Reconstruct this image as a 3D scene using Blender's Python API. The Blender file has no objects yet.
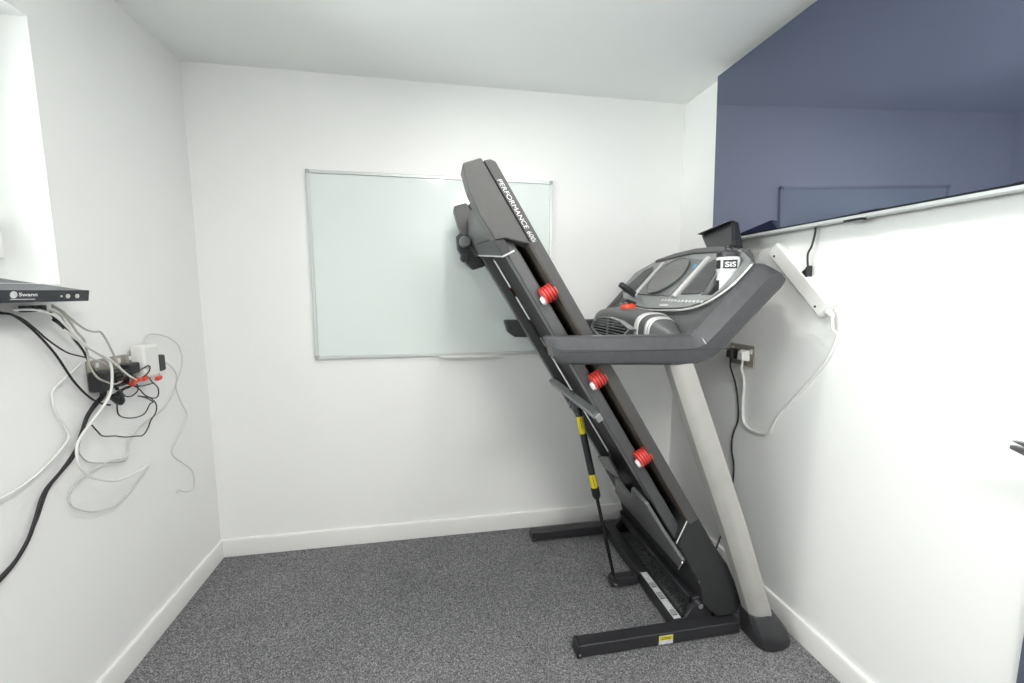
import bpy, bmesh, math
from mathutils import Vector, Matrix

# ---------------------------------------------------------------- camera
S = bpy.context.scene
C = S.collection
YAW, PITCH, ROLL, FPX = 0.1766, -0.1172, 0.0013, 419.8
fw = Vector((math.sin(YAW) * math.cos(PITCH), math.cos(YAW) * math.cos(PITCH), math.sin(PITCH)))
r0 = Vector((math.cos(YAW), -math.sin(YAW), 0))
u0 = r0.cross(fw)
rt = r0 * math.cos(ROLL) + u0 * math.sin(ROLL)
up = -r0 * math.sin(ROLL) + u0 * math.cos(ROLL)
cam_d = bpy.data.cameras.new('camera')
cam = bpy.data.objects.new('camera', cam_d)
C.objects.link(cam)
cam.matrix_world = Matrix(((rt.x, up.x, -fw.x, 1.091), (rt.y, up.y, -fw.y, -2.2042),
                           (rt.z, up.z, -fw.z, 1.3262), (0, 0, 0, 1)))
cam_d.sensor_width = 36
cam_d.lens = FPX / 1024 * 36
cam_d.clip_start = 0.02
S.camera = cam
S.view_settings.view_transform = 'Standard'
S.view_settings.look = 'None'
S.view_settings.gamma = 1
S.view_settings.use_curve_mapping = False
S.view_settings.exposure = 0.41

# room: x 0..W (left to right), y 0 = back wall, negative towards the camera
W, H, YR = 2.4393, 2.3358, -3.05
WY0, WY1, WZ0, WZ1 = -2.45, -0.743, 1.348, 2.076      # window opening in the left wall, unseen near end lengthened for more daylight
LAMPS = [(1.40, -0.96, 5.5), (1.12, -1.75, 2)]

# ---------------------------------------------------------------- world and daylight
w = bpy.data.worlds.new('world')
S.world = w
w.use_nodes = True
w.node_tree.nodes['Background'].inputs[0].default_value = (0.93, 0.97, 1.0, 1)
w.node_tree.nodes['Background'].inputs[1].default_value = 1.9


def area(name, loc, rot, sx, sy, power, col, shape='RECTANGLE', spread=180):
    d = bpy.data.lights.new(name, 'AREA')
    d.shape = shape
    d.size = sx
    if shape == 'RECTANGLE':
        d.size_y = sy
    d.energy = power
    d.color = col
    d.spread = math.radians(spread)
    o = bpy.data.objects.new(name, d)
    C.objects.link(o)
    o.location = loc
    o.rotation_euler = rot
    return o


# daylight that falls in through the window
area('window_daylight', (-0.33, (WY0 + WY1) / 2, (WZ0 + WZ1) / 2 - 0.2), (0, math.radians(-122), 0), 0.9, 1.7, 54, (0.965, 1.0, 0.985))


# ---------------------------------------------------------------- materials
def mat(name, col, rough=0.5, metal=0.0, bump=0.0, bscale=200, var=0.0, vscale=8, coat=0.0, spec=0.5, col2=None):
    m = bpy.data.materials.new(name)
    m.use_nodes = True
    nt = m.node_tree
    b = nt.nodes['Principled BSDF']
    b.inputs['Base Color'].default_value = (*col, 1)
    b.inputs['Roughness'].default_value = rough
    b.inputs['Metallic'].default_value = metal
    b.inputs['Coat Weight'].default_value = coat
    b.inputs['Specular IOR Level'].default_value = spec
    tc = nt.nodes.new('ShaderNodeTexCoord')
    if var > 0 or col2:
        n = nt.nodes.new('ShaderNodeTexNoise')
        n.inputs['Scale'].default_value = vscale
        n.inputs['Detail'].default_value = 5
        nt.links.new(tc.outputs['Object'], n.inputs['Vector'])
        r = nt.nodes.new('ShaderNodeValToRGB')
        c2 = col2 if col2 else tuple(c * (1 - var) for c in col)
        r.color_ramp.elements[0].position = 0.35
        r.color_ramp.elements[1].position = 0.65
        r.color_ramp.elements[0].color = (*c2, 1)
        r.color_ramp.elements[1].color = (*col, 1)
        nt.links.new(n.outputs['Fac'], r.inputs['Fac'])
        nt.links.new(r.outputs['Color'], b.inputs['Base Color'])
    if bump > 0:
        n2 = nt.nodes.new('ShaderNodeTexNoise')
        n2.inputs['Scale'].default_value = bscale
        n2.inputs['Detail'].default_value = 3
        nt.links.new(tc.outputs['Object'], n2.inputs['Vector'])
        bp = nt.nodes.new('ShaderNodeBump')
        bp.inputs['Strength'].default_value = bump
        bp.inputs['Distance'].default_value = 0.002
        nt.links.new(n2.outputs['Fac'], bp.inputs['Height'])
        nt.links.new(bp.outputs['Normal'], b.inputs['Normal'])
    return m


def emis(name, col, strength):
    m = bpy.data.materials.new(name)
    m.use_nodes = True
    b = m.node_tree.nodes['Principled BSDF']
    b.inputs['Base Color'].default_value = (*col, 1)
    b.inputs['Emission Color'].default_value = (*col, 1)
    b.inputs['Emission Strength'].default_value = strength
    return m


M = dict(
    wall=mat('wall_paint', (0.925, 0.93, 0.918), 0.6, bump=0.12, bscale=35, var=0.015, vscale=3),
    ceil=mat('ceiling_paint', (0.93, 0.95, 0.935), 0.8, bump=0.08, bscale=30),
    skirt=mat('skirting_gloss', (0.85, 0.845, 0.83), 0.3, bump=0.03, bscale=20),
    white=mat('white_plastic', (0.82, 0.82, 0.80), 0.35),
    whitec=mat('white_cable_sheath', (0.80, 0.80, 0.78), 0.45),
    tan=mat('grey_cable_sheath', (0.46, 0.45, 0.41), 0.5),
    lgrey=mat('light_grey_cable_sheath', (0.62, 0.62, 0.61), 0.5),
    beige=mat('aged_socket_plate', (0.42, 0.39, 0.34), 0.35, metal=0.3, var=0.15, vscale=30),
    darkchrome=mat('dark_chrome', (0.22, 0.22, 0.24), 0.25, metal=0.9),
    black=mat('black_plastic', (0.018, 0.019, 0.022), 0.4),
    blackc=mat('black_cable_sheath', (0.02, 0.02, 0.022), 0.5),
    frame=mat('dark_painted_steel', (0.034, 0.034, 0.038), 0.36, metal=0.2, bump=0.1, bscale=500, spec=0.6),
    steel=mat('grey_painted_steel', (0.105, 0.106, 0.11), 0.3, metal=0.3, bump=0.1, bscale=600, spec=0.6),
    deckgrey=mat('textured_grey_plastic', (0.075, 0.074, 0.074), 0.45, bump=0.25, bscale=700, var=0.1, vscale=300),
    cap=mat('end_cap_plastic', (0.080, 0.078, 0.077), 0.42, bump=0.2, bscale=700, var=0.08, vscale=60),
    shroud=mat('motor_hood_plastic', (0.034, 0.035, 0.037), 0.45, bump=0.4, bscale=500, var=0.35, vscale=120),
    console=mat('console_grey_plastic', (0.095, 0.097, 0.10), 0.42, bump=0.2, bscale=600, var=0.06, vscale=80),
    rail=mat('handrail_grey_plastic', (0.062, 0.064, 0.069), 0.42, bump=0.25, bscale=500, var=0.15, vscale=40),
    pan=mat('pale_grey_steel', (0.20, 0.20, 0.205), 0.35, metal=0.3),
    silver=mat('silver_paint', (0.30, 0.315, 0.315), 0.33, metal=0.35, bump=0.05, bscale=500),
    silver2=mat('pale_silver_trim', (0.66, 0.66, 0.65), 0.3, metal=0.25),
    upright=mat('warm_silver_paint', (0.50, 0.49, 0.465), 0.4, metal=0.3, bump=0.1, bscale=500, var=0.06, vscale=15),
    dsilver=mat('dark_silver_paint', (0.18, 0.19, 0.195), 0.35, metal=0.35),
    chrome=mat('chrome', (0.75, 0.75, 0.76), 0.18, metal=1.0),
    alu=mat('anodised_aluminium', (0.66, 0.685, 0.68), 0.4, metal=0.5),
    red=mat('red_rubber', (0.62, 0.05, 0.04), 0.4, spec=0.6),
    redp=mat('red_plastic', (0.75, 0.07, 0.03), 0.3),
    yellow=mat('yellow_sticker', (0.75, 0.62, 0.02), 0.4),
    paper=mat('label_white', (0.72, 0.74, 0.75), 0.4, var=0.25, vscale=60),
    board=mat('whiteboard_enamel', (0.78, 0.84, 0.825), 0.07, spec=0.5),
    belt=mat('belt_rubber', (0.02, 0.02, 0.02), 0.6, bump=0.3, bscale=400),
    wood=mat('deck_board_edge', (0.12, 0.075, 0.045), 0.6, var=0.3, vscale=40),
    dark=mat('black_gloss_plastic', (0.012, 0.012, 0.014), 0.2),
    darkdoor=mat('dark_blue_grey_paint', (0.10, 0.11, 0.15), 0.4, bump=0.2, bscale=200),
    whitetext=mat('white_print', (0.85, 0.85, 0.85), 0.5),
    bottle=mat('milky_bottle_plastic', (0.78, 0.80, 0.80), 0.25, coat=0.3),
    blue=mat('blue_print', (0.12, 0.35, 0.65), 0.4),
    dvr=mat('recorder_metal', (0.05, 0.055, 0.07), 0.38, metal=0.4),
    frontp=mat('recorder_front', (0.025, 0.028, 0.035), 0.25),
    pvc=mat('window_pvc', (0.85, 0.86, 0.86), 0.3),
    doorw=mat('white_door_paint', (0.82, 0.82, 0.80), 0.3),
)
# dark mirror of the switched-off screen
m = mat('television_screen', (0.020, 0.026, 0.055), 0.03, spec=0.5)
b = m.node_tree.nodes['Principled BSDF']
b.inputs['Specular Tint'].default_value = (0.70, 0.76, 1.0, 1)
b.inputs['IOR'].default_value = 2.75
M['screen'] = m


def carpet_material():
    m = bpy.data.materials.new('speckled_grey_carpet')
    m.use_nodes = True
    nt = m.node_tree
    b = nt.nodes['Principled BSDF']
    b.inputs['Roughness'].default_value = 0.95
    b.inputs['Specular IOR Level'].default_value = 0.15
    tc = nt.nodes.new('ShaderNodeTexCoord')
    n = nt.nodes.new('ShaderNodeTexNoise')
    n.inputs['Scale'].default_value = 230
    n.inputs['Detail'].default_value = 4
    n.inputs['Roughness'].default_value = 0.75
    nt.links.new(tc.outputs['Object'], n.inputs['Vector'])
    r = nt.nodes.new('ShaderNodeValToRGB')
    e = r.color_ramp.elements
    e[0].position = 0.36
    e[0].color = (0.045, 0.045, 0.050, 1)
    e[1].position = 0.72
    e[1].color = (0.60, 0.60, 0.60, 1)
    a = e.new(0.52)
    a.color = (0.19, 0.19, 0.197, 1)
    nt.links.new(n.outputs['Fac'], r.inputs['Fac'])
    n3 = nt.nodes.new('ShaderNodeTexNoise')
    n3.inputs['Scale'].default_value = 4
    n3.inputs['Detail'].default_value = 4
    nt.links.new(tc.outputs['Object'], n3.inputs['Vector'])
    mp = nt.nodes.new('ShaderNodeMapRange')
    mp.inputs['To Min'].default_value = 0.8
    mp.inputs['To Max'].default_value = 1.2
    nt.links.new(n3.outputs['Fac'], mp.inputs['Value'])
    mx = nt.nodes.new('ShaderNodeVectorMath')
    mx.operation = 'SCALE'
    nt.links.new(r.outputs['Color'], mx.inputs[0])
    nt.links.new(mp.outputs['Result'], mx.inputs['Scale'])
    nt.links.new(mx.outputs['Vector'], b.inputs['Base Color'])
    bp = nt.nodes.new('ShaderNodeBump')
    bp.inputs['Strength'].default_value = 0.6
    bp.inputs['Distance'].default_value = 0.004
    nt.links.new(n.outputs['Fac'], bp.inputs['Height'])
    nt.links.new(bp.outputs['Normal'], b.inputs['Normal'])
    return m


def glass_material():
    m = bpy.data.materials.new('window_glass')
    m.use_nodes = True
    nt = m.node_tree
    nt.nodes.remove(nt.nodes['Principled BSDF'])
    out = nt.nodes['Material Output']
    t = nt.nodes.new('ShaderNodeBsdfTransparent')
    t.inputs[0].default_value = (0.96, 0.98, 0.97, 1)
    g = nt.nodes.new('ShaderNodeBsdfGlossy')
    g.inputs['Roughness'].default_value = 0.02
    f = nt.nodes.new('ShaderNodeFresnel')
    x = nt.nodes.new('ShaderNodeMixShader')
    nt.links.new(f.outputs[0], x.inputs[0])
    nt.links.new(t.outputs[0], x.inputs[1])
    nt.links.new(g.outputs[0], x.inputs[2])
    nt.links.new(x.outputs[0], out.inputs['Surface'])
    return m


def mesh_grille_material(name, c1, c2, scale):
    """perforated grille: a regular pattern of small dark holes"""
    m = mat(name, c1, 0.4)
    nt = m.node_tree
    tc = nt.nodes.new('ShaderNodeTexCoord')
    v = nt.nodes.new('ShaderNodeTexVoronoi')
    v.inputs['Scale'].default_value = scale
    v.inputs['Randomness'].default_value = 0.0
    nt.links.new(tc.outputs['Object'], v.inputs['Vector'])
    r = nt.nodes.new('ShaderNodeValToRGB')
    r.color_ramp.elements[0].position = 0.3
    r.color_ramp.elements[0].color = (*c2, 1)
    r.color_ramp.elements[1].position = 0.45
    r.color_ramp.elements[1].color = (*c1, 1)
    nt.links.new(v.outputs['Distance'], r.inputs['Fac'])
    nt.links.new(r.outputs['Color'], nt.nodes['Principled BSDF'].inputs['Base Color'])
    return m


M['carpet'] = carpet_material()
M['glass'] = glass_material()
M['grille'] = mesh_grille_material('console_grille', (0.07, 0.073, 0.077), (0.015, 0.015, 0.015), 160)
M['grille2'] = mesh_grille_material('speaker_grille', (0.20, 0.20, 0.195), (0.08, 0.08, 0.08), 160)


# ---------------------------------------------------------------- mesh helpers (world coordinates)
class G:
    def __init__(self):
        self.bm = bmesh.new()

    def poly(self, pts, vec):
        """prism: closed outline pts (3-D) pushed along vec"""
        vec = Vector(vec)
        a = [self.bm.verts.new(Vector(p)) for p in pts]
        b = [self.bm.verts.new(Vector(p) + vec) for p in pts]
        n = len(pts)
        self.bm.faces.new(a)
        self.bm.faces.new(b[::-1])
        for i in range(n):
            self.bm.faces.new((a[i], b[i], b[(i + 1) % n], a[(i + 1) % n]))
        return self

    def box(self, x0, x1, y0, y1, z0, z1):
        return self.poly([(x0, y0, z0), (x1, y0, z0), (x1, y1, z0), (x0, y1, z0)], (0, 0, z1 - z0))

    def xz(self, pts, y0, y1):
        return self.poly([(x, y0, z) for x, z in pts], (0, y1 - y0, 0))

    def yz(self, pts, x0, x1):
        return self.poly([(x0, y, z) for y, z in pts], (x1 - x0, 0, 0))

    def loft(self, rings, cap=True):
        vs = [[self.bm.verts.new(Vector(p)) for p in r] for r in rings]
        n = len(vs[0])
        for a, b in zip(vs, vs[1:]):
            for i in range(n):
                self.bm.faces.new((a[i], a[(i + 1) % n], b[(i + 1) % n], b[i]))
        if cap:
            self.bm.faces.new(vs[0][::-1])
            self.bm.faces.new(vs[-1])
        return self

    def cyl(self, p0, p1, r0, r1=None, seg=24):
        return self.rev(p0, p1, [(0, r0), (1, r0 if r1 is None else r1)], seg)

    def rev(self, p0, p1, prof, seg=28):
        """surface of revolution about p0->p1; prof = (fraction along, radius)"""
        p0, p1 = Vector(p0), Vector(p1)
        ax = (p1 - p0)
        d = ax.normalized()
        t = Vector((0, 0, 1)) if abs(d.z) < 0.9 else Vector((1, 0, 0))
        a = d.cross(t).normalized()
        b = d.cross(a)
        rings = [[p0 + ax * f + (a * math.cos(2 * math.pi * k / seg) + b * math.sin(2 * math.pi * k / seg)) * r
                  for k in range(seg)] for f, r in prof]
        return self.loft(rings)

    def tube(self, pts, r, seg=10, smooth=True, sub=6, closed=False):
        P = [Vector(p) for p in pts]
        if smooth and len(P) > 2:
            Q = []
            n = len(P)
            for i in range(n if closed else n - 1):
                if closed:
                    a, b, c, d = P[i - 1], P[i], P[(i + 1) % n], P[(i + 2) % n]
                else:
                    a, b, c, d = P[max(i - 1, 0)], P[i], P[i + 1], P[min(i + 2, n - 1)]
                for k in range(sub):
                    t = k / sub
                    Q.append(0.5 * ((2 * b) + (c - a) * t + (2 * a - 5 * b + 4 * c - d) * t * t
                                    + (3 * b - a - 3 * c + d) * t ** 3))
            if not closed:
                Q.append(P[-1])
            P = Q
        n = len(P)
        nrm = None
        rings = []
        for i in range(n):
            if closed:
                d = (P[(i + 1) % n] - P[i - 1]).normalized()
            else:
                d = (P[min(i + 1, n - 1)] - P[max(i - 1, 0)]).normalized()
            if nrm is None:
                t = Vector((0, 0, 1)) if abs(d.z) < 0.9 else Vector((1, 0, 0))
                nrm = d.cross(t).normalized()
            nrm = (nrm - d * nrm.dot(d)).normalized()
            bn = d.cross(nrm)
            rings.append([P[i] + (nrm * math.cos(2 * math.pi * k / seg) + bn * math.sin(2 * math.pi * k / seg)) * r
                          for k in range(seg)])
        if closed:
            rings.append(rings[0])
        return self.loft(rings, cap=not closed)

    def text(self, s, origin, right, upv, size, shear=0.0, depth=0.0006, width=None, weight=0.0):
        """lettering laid on a surface; origin = lower left corner of the line"""
        cu = bpy.data.curves.new('lettering', 'FONT')
        cu.body = s
        cu.size = 1
        cu.shear = shear
        cu.offset = weight
        o = bpy.data.objects.new('lettering_source', cu)
        C.objects.link(o)
        dg = bpy.context.evaluated_depsgraph_get()
        me = bpy.data.meshes.new_from_object(o.evaluated_get(dg))
        bpy.data.objects.remove(o)
        xs = [v.co.x for v in me.vertices]
        x0, x1 = min(xs), max(xs)
        sx = size if width is None else width / (x1 - x0)
        R, U_ = Vector(right).normalized(), Vector(upv).normalized()
        Nn = R.cross(U_)
        base = len(self.bm.verts)
        vs = [self.bm.verts.new(Vector(origin) + R * (v.co.x - x0) * sx + U_ * v.co.y * size + Nn * depth) for v in me.vertices]
        for p in me.polygons:
            try:
                self.bm.faces.new([vs[i] for i in p.vertices])
            except ValueError:
                pass
        bpy.data.meshes.remove(me)
        self.flat = True
        return self

    def build(self, name, material, parent=None, bevel=0.0, seg=2, flat=False, label=None):
        bm = self.bm
        if not getattr(self, 'flat', False):
            bmesh.ops.recalc_face_normals(bm, faces=bm.faces)
        xs = [v.co for v in bm.verts]
        lo = Vector((min(v.x for v in xs), min(v.y for v in xs), min(v.z for v in xs)))
        hi = Vector((max(v.x for v in xs), max(v.y for v in xs), max(v.z for v in xs)))
        c = (lo + hi) / 2
        if parent is None:
            c.z = lo.z
        for v in bm.verts:
            v.co -= c
        me = bpy.data.meshes.new(name)
        bm.to_mesh(me)
        bm.free()
        me.materials.append(material)
        if not flat:
            for p in me.polygons:
                p.use_smooth = True
            if bevel <= 0:
                me.set_sharp_from_angle(angle=math.radians(35))
        o = bpy.data.objects.new(name, me)
        C.objects.link(o)
        o.location = c
        if parent is not None:
            o.parent = parent
            q, base = parent, Vector((0, 0, 0))
            while q is not None:
                base += q.location
                q = q.parent
            o.location = c - base
        if bevel > 0:
            md = o.modifiers.new('bevel', 'BEVEL')
            md.width = bevel
            md.segments = seg
            md.limit_method = 'ANGLE'
            md.angle_limit = math.radians(32)
            md.harden_normals = True
        if label:
            o['label'] = label
        return o


def thing(name, loc, label, cat, group=None):
    o = bpy.data.objects.new(name, None)
    o.empty_display_size = 0.1
    C.objects.link(o)
    o.location = loc
    return tag(o, label, cat, group)


def tag(o, label, cat, group=None):
    o['label'] = label
    o['category'] = cat
    if group:
        o['group'] = group
    return o


def struct(o):
    o['kind'] = 'structure'
    return o


def cut(o, cutter_g):
    """carve a hole: evaluates a boolean once and keeps the plain mesh"""
    me = bpy.data.meshes.new('cutter')
    bmesh.ops.recalc_face_normals(cutter_g.bm, faces=cutter_g.bm.faces)
    cutter_g.bm.to_mesh(me)
    cutter_g.bm.free()
    c = bpy.data.objects.new('cutter', me)
    C.objects.link(c)
    md = o.modifiers.new('cut', 'BOOLEAN')
    md.object = c
    md.operation = 'DIFFERENCE'
    md.solver = 'EXACT'
    bpy.context.view_layer.update()
    dg = bpy.context.evaluated_depsgraph_get()
    nm = bpy.data.meshes.new_from_object(o.evaluated_get(dg))
    old = o.data
    o.modifiers.clear()
    o.data = nm
    nm.name = old.name
    bpy.data.objects.remove(c)
    return o


# ================================================================ the room
T = 0.25
struct(G().box(-T, W + T, YR - T, T, -0.08, 0).build('floor', M['carpet']))
struct(G().box(-T, W + T, YR - T, T, H, H + 0.1).build('ceiling', M['ceil']))
struct(G().box(-T, W + T, 0, T, 0, H).build('wall_back', M['wall']))
struct(G().box(W, W + T, YR, 0, 0, H).build('wall_right', M['wall']))
struct(G().box(-T, W + T, YR - T, YR, 0, H).build('wall_front', M['wall']))
g = G()
g.box(-T, 0, YR, 0, 0, WZ0)
g.box(-T, 0, YR, 0, WZ1, H)
g.box(-T, 0, WY1, 0, WZ0, WZ1)
g.box(-T, 0, YR, WY0, WZ0, WZ1)
struct(g.build('wall_left', M['wall']))

SK = 0.0927
sk_prof = [(0, 0), (0.015, 0), (0.015, SK - 0.012), (0.012, SK - 0.003), (0.008, SK), (0, SK)]


def skirting(name, kind):
    g = G()
    if kind == 'back':
        g.poly([(0, -d, z) for d, z in sk_prof], (W, 0, 0))
    elif kind == 'left':
        g.poly([(d, YR, z) for d, z in sk_prof], (0, -YR, 0))
    else:
        g.poly([(W - d, -1.50, z) for d, z in sk_prof], (0, 1.50, 0))
    return struct(g.build(name, M['skirt'], bevel=0.002))


skirting('baseboard_back', 'back')
skirting('baseboard_left', 'left')
skirting('baseboard_right', 'right')

# window in the left wall
wf = G()
fx0, fx1 = -0.21, -0.145
fb = 0.06
wf.box(fx0, fx1, WY0, WY1, WZ0, WZ0 + fb).box(fx0, fx1, WY0, WY1, WZ1 - fb, WZ1)
wf.box(fx0, fx1, WY0, WY0 + fb, WZ0 + fb, WZ1 - fb).box(fx0, fx1, WY1 - fb, WY1, WZ0 + fb, WZ1 - fb)
wf.box(fx0, fx1, (WY0 + WY1) / 2 - 0.035, (WY0 + WY1) / 2 + 0.035, WZ0 + fb, WZ1 - fb)
win = struct(wf.build('window_1', M['pvc'], bevel=0.006))
G().box(-0.185, -0.179, WY0 + fb, (WY0 + WY1) / 2 - 0.035, WZ0 + fb, WZ1 - fb).build('pane', M['glass'], win)
G().box(-0.185, -0.179, (WY0 + WY1) / 2 + 0.035, WY1 - fb, WZ0 + fb, WZ1 - fb).build('pane', M['glass'], win)
h = G().box(-0.145, -0.125, -0.79, -0.765, 1.50, 1.53)
h.box(-0.125, -0.105, -0.787, -0.768, 1.42, 1.53)
h.build('window_handle', M['white'], win, bevel=0.003)

# dark door leaf at the near end of the right wall
dr = struct(G().box(W - 0.012, W, -2.33, -1.532, 0.01, 2.02).build('door_1', M['darkdoor'], bevel=0.003))
hd = G()
hd.rev((W - 0.012, -1.62, 0.98), (W - 0.03, -1.62, 0.98), [(0, 0.026), (0.8, 0.026), (1, 0.02)])
hd.cyl((W - 0.03, -1.62, 0.98), (2.36, -1.62, 0.98), 0.009)
hd.poly([(2.355, -1.635, 0.984), (2.355, -1.635, 1.004), (2.355, -1.55, 1.001), (2.355, -1.503, 0.996), (2.355, -1.54, 0.984)], (0.016, 0, 0))
hd.poly([(2.355, -1.635, 0.966), (2.355, -1.635, 0.984), (2.355, -1.56, 0.985), (2.355, -1.503, 0.986), (2.355, -1.503, 0.977), (2.355, -1.53, 0.969)], (0.016, 0, 0))
hd.build('door_handle', M['darkchrome'], dr, bevel=0.002)
# white door behind the camera, mirrored in the whiteboard
dw = struct(G().box(0.93, 1.68, YR, YR + 0.03, 0.01, 2.0).build('door_2', M['doorw'], bevel=0.004))
struct(G().box(0.86, 0.93, YR, YR + 0.045, 0, 2.07).box(1.68, 1.75, YR, YR + 0.045, 0, 2.07)
       .box(0.93, 1.68, YR, YR + 0.045, 2.0, 2.07).build('trim_1', M['doorw'], bevel=0.004))
G().rev((1.60, YR + 0.03, 1.0), (1.60, YR + 0.08, 1.0), [(0, 0.025), (0.15, 0.025), (0.2, 0.01), (0.6, 0.01), (0.7, 0.025), (1, 0.02)]).build('door_handle', M['chrome'], dw)

# recessed ceiling lamps
for i, (lx, ly, pw) in enumerate(LAMPS):
    nm = ['nearest the treadmill', 'in the middle of the room'][i]
    t = thing('ceiling_downlight', (lx, ly, H), 'round recessed ceiling downlight with chrome rim ' + nm, 'ceiling light', 'recessed ceiling downlights')
    G().rev((lx, ly, H - 0.006), (lx, ly, H - 0.0005), [(0, 0.045), (0.4, 0.05), (1, 0.05)]).build('rim', M['chrome'], t)
    G().cyl((lx, ly, H - 0.009), (lx, ly, H - 0.006), 0.034).build('bulb', emis('lamp_glow', (1.0, 0.96, 0.88), 12), t)
    L = area('downlight_beam', (lx, ly, H - 0.012), (0, 0, 0), 0.16, 0.16, pw, (1.0, 0.965, 0.92), 'DISK', 175)
    L.parent = t
    L.location = (0, 0, -0.012)

# unseen square panel added to the ceiling behind the camera as fill light
px, py = 1.63, -2.58
t = thing('added_fill_panel', (px, py, H), 'square flat fill light panel added to the ceiling near the white door', 'ceiling light')
G().box(px - 0.31, px + 0.31, py - 0.31, py + 0.31, H - 0.014, H - 0.0005).build('panel_frame', M['white'], t, bevel=0.002)
G().box(px - 0.29, px + 0.29, py - 0.29, py + 0.29, H - 0.016, H - 0.014).build('diffuser', emis('fill_panel_glow', (1.0, 0.99, 0.97), 4), t)
L = area('fill_panel_beam', (px, py, H), (0, 0, 0), 0.58, 0.58, 23, (1.0, 0.985, 0.965))
L.parent = t
L.location = (0, 0, -0.02)

# ================================================================ whiteboard
wx0, wx1, wz0, wz1 = 0.4955, 1.6955, 0.9957, 1.8978
t = thing('whiteboard', (1.0955, 0, wz0), 'large wall-mounted whiteboard with thin aluminium frame behind the treadmill', 'whiteboard')
G().box(wx0 + 0.008, wx1 - 0.008, -0.013, -0.002, wz0 + 0.008, wz1 - 0.008).build('writing_surface', M['board'], t)
g = G()
fr = 0.016
g.box(wx0 + fr, wx1 - fr, -0.02, -0.001, wz0, wz0 + fr).box(wx0 + fr, wx1 - fr, -0.02, -0.001, wz1 - fr, wz1)
g.box(wx0, wx0 + fr, -0.02, -0.001, wz0 + fr, wz1 - fr).box(wx1 - fr, wx1, -0.02, -0.001, wz0 + fr, wz1 - fr)
g.build('aluminium_frame', M['alu'], t, bevel=0.002)
cm = mat('corner_cap_grey', (0.42, 0.44, 0.43), 0.5)
for cx in (wx0, wx1 - 0.018):
    for cz in (wz0, wz1 - 0.018):
        G().box(cx - 0.001, cx + 0.019, -0.023, -0.001, cz - 0.001, cz + 0.019).build('corner_cap', cm, t, bevel=0.004)
G().box(1.10, 1.40, -0.062, -0.02, wz0 - 0.004, wz0).box(1.10, 1.40, -0.066, -0.062, wz0 - 0.004, wz0 + 0.008).build('pen_tray', M['white'], t)

# ================================================================ television
t = thing('television', (W, -1.0, 1.559), 'large wall-mounted flat television, switched off, dark bluish reflective screen', 'television')
ty0, ty1, tz0, tz1 = -1.70, -0.368, 1.559, 2.2994
def tslab(xa, xb, za, zb, ya, yb):
    # slab leaning forward by the slight tilt of the wall bracket
    s = 0.025
    return G().xz([(xa - (za - tz0) * s, za), (xb - (za - tz0) * s, za), (xb - (zb - tz0) * s, zb), (xa - (zb - tz0) * s, zb)], ya, yb)


tslab(W - 0.056, W - 0.028, tz0, tz1, ty0, ty1).build('body', M['dark'], t, bevel=0.002)
tslab(W - 0.0585, W - 0.056, tz0 + 0.012, tz1 - 0.004, ty0 + 0.004, ty1 - 0.004).build('screen', M['screen'], t)
G().box(W - 0.063, W - 0.03, ty0, ty1, tz0 - 0.004, tz0 + 0.006).build('bottom_trim', M['alu'], t, bevel=0.001)
G().box(W - 0.030, W - 0.001, -1.35, -0.75, 1.70, 2.15).build('wall_bracket', M['black'], t)
G().box(W - 0.062, W - 0.04, -1.09, -1.03, tz0 - 0.011, tz0 - 0.004).build('sensor', M['dark'], t, bevel=0.002)

# ================================================================ wall socket and power strip on the right wall
t = thing('wall_socket', (W, -0.55, 1.0), 'double wall socket with brushed metal plate beneath the treadmill console', 'wall socket')
G().box(W - 0.009, W, -0.628, -0.478, 1.003, 1.096).build('face_plate', M['beige'], t, bevel=0.003)
G().box(W - 0.014, W - 0.009, -0.618, -0.603, 1.06, 1.08).build('switch', M['white'], t, bevel=0.001)
G().box(W - 0.014, W - 0.009, -0.5, -0.488, 1.06, 1.08).build('switch', M['white'], t, bevel=0.001)


def uk_plug(x, y, z, d, m, name, label, cat='plug'):
    """three-pin plug body seated on the wall at x, facing direction d"""
    g = G()
    g.loft([[(x, y - 0.024, z - 0.022), (x, y + 0.024, z - 0.022), (x, y + 0.020, z + 0.024), (x, y - 0.020, z + 0.024)],
            [(x + d * 0.012, y - 0.025, z - 0.023), (x + d * 0.012, y + 0.025, z - 0.023), (x + d * 0.012, y + 0.021, z + 0.025), (x + d * 0.012, y - 0.021, z + 0.025)],
            [(x + d * 0.034, y - 0.017, z - 0.018), (x + d * 0.034, y + 0.017, z - 0.018), (x + d * 0.034, y + 0.013, z + 0.016), (x + d * 0.034, y - 0.013, z + 0.016)]])
    r = thing(name, (x, y, z - 0.03), label, cat)
    g.build('plug_body', m, r, bevel=0.004)
    G().cyl((x + d * 0.018, y, z - 0.016), (x + d * 0.018, y, z - 0.045), 0.006, 0.0045, 12).build('cord_grip', m, r)
    return r


uk_plug(W - 0.011, -0.512, 1.050, -1, M['black'], 'power_plug', 'black three-pin power plug in left half of metal wall socket')
uk_plug(W - 0.011, -0.585, 1.050, -1, M['white'], 'power_plug', 'cream three-pin power plug in right half of metal wall socket')

# ================================================================ treadmill
TR = thing('treadmill', (1.95, -0.5, 0), 'grey and black folding treadmill with its running deck folded upright', 'treadmill')
TH = math.radians(58.5)
UX, UZ = -math.cos(TH), math.sin(TH)
NX, NZ = math.sin(TH), math.cos(TH)


def D(u, n, y):
    """deck coordinates: u up along the folded deck, n out of the running surface"""
    return (2.25 + u * UX + n * NX, y, 0.10 + u * UZ + n * NZ)


def dbox(u0, u1, n0, n1, y0, y1, g=None):
    g = g or G()
    return g.poly([D(u0, n0, y0), D(u1, n0, y0), D(u1, n1, y0), D(u0, n1, y0)], (0, y1 - y0, 0))


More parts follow.
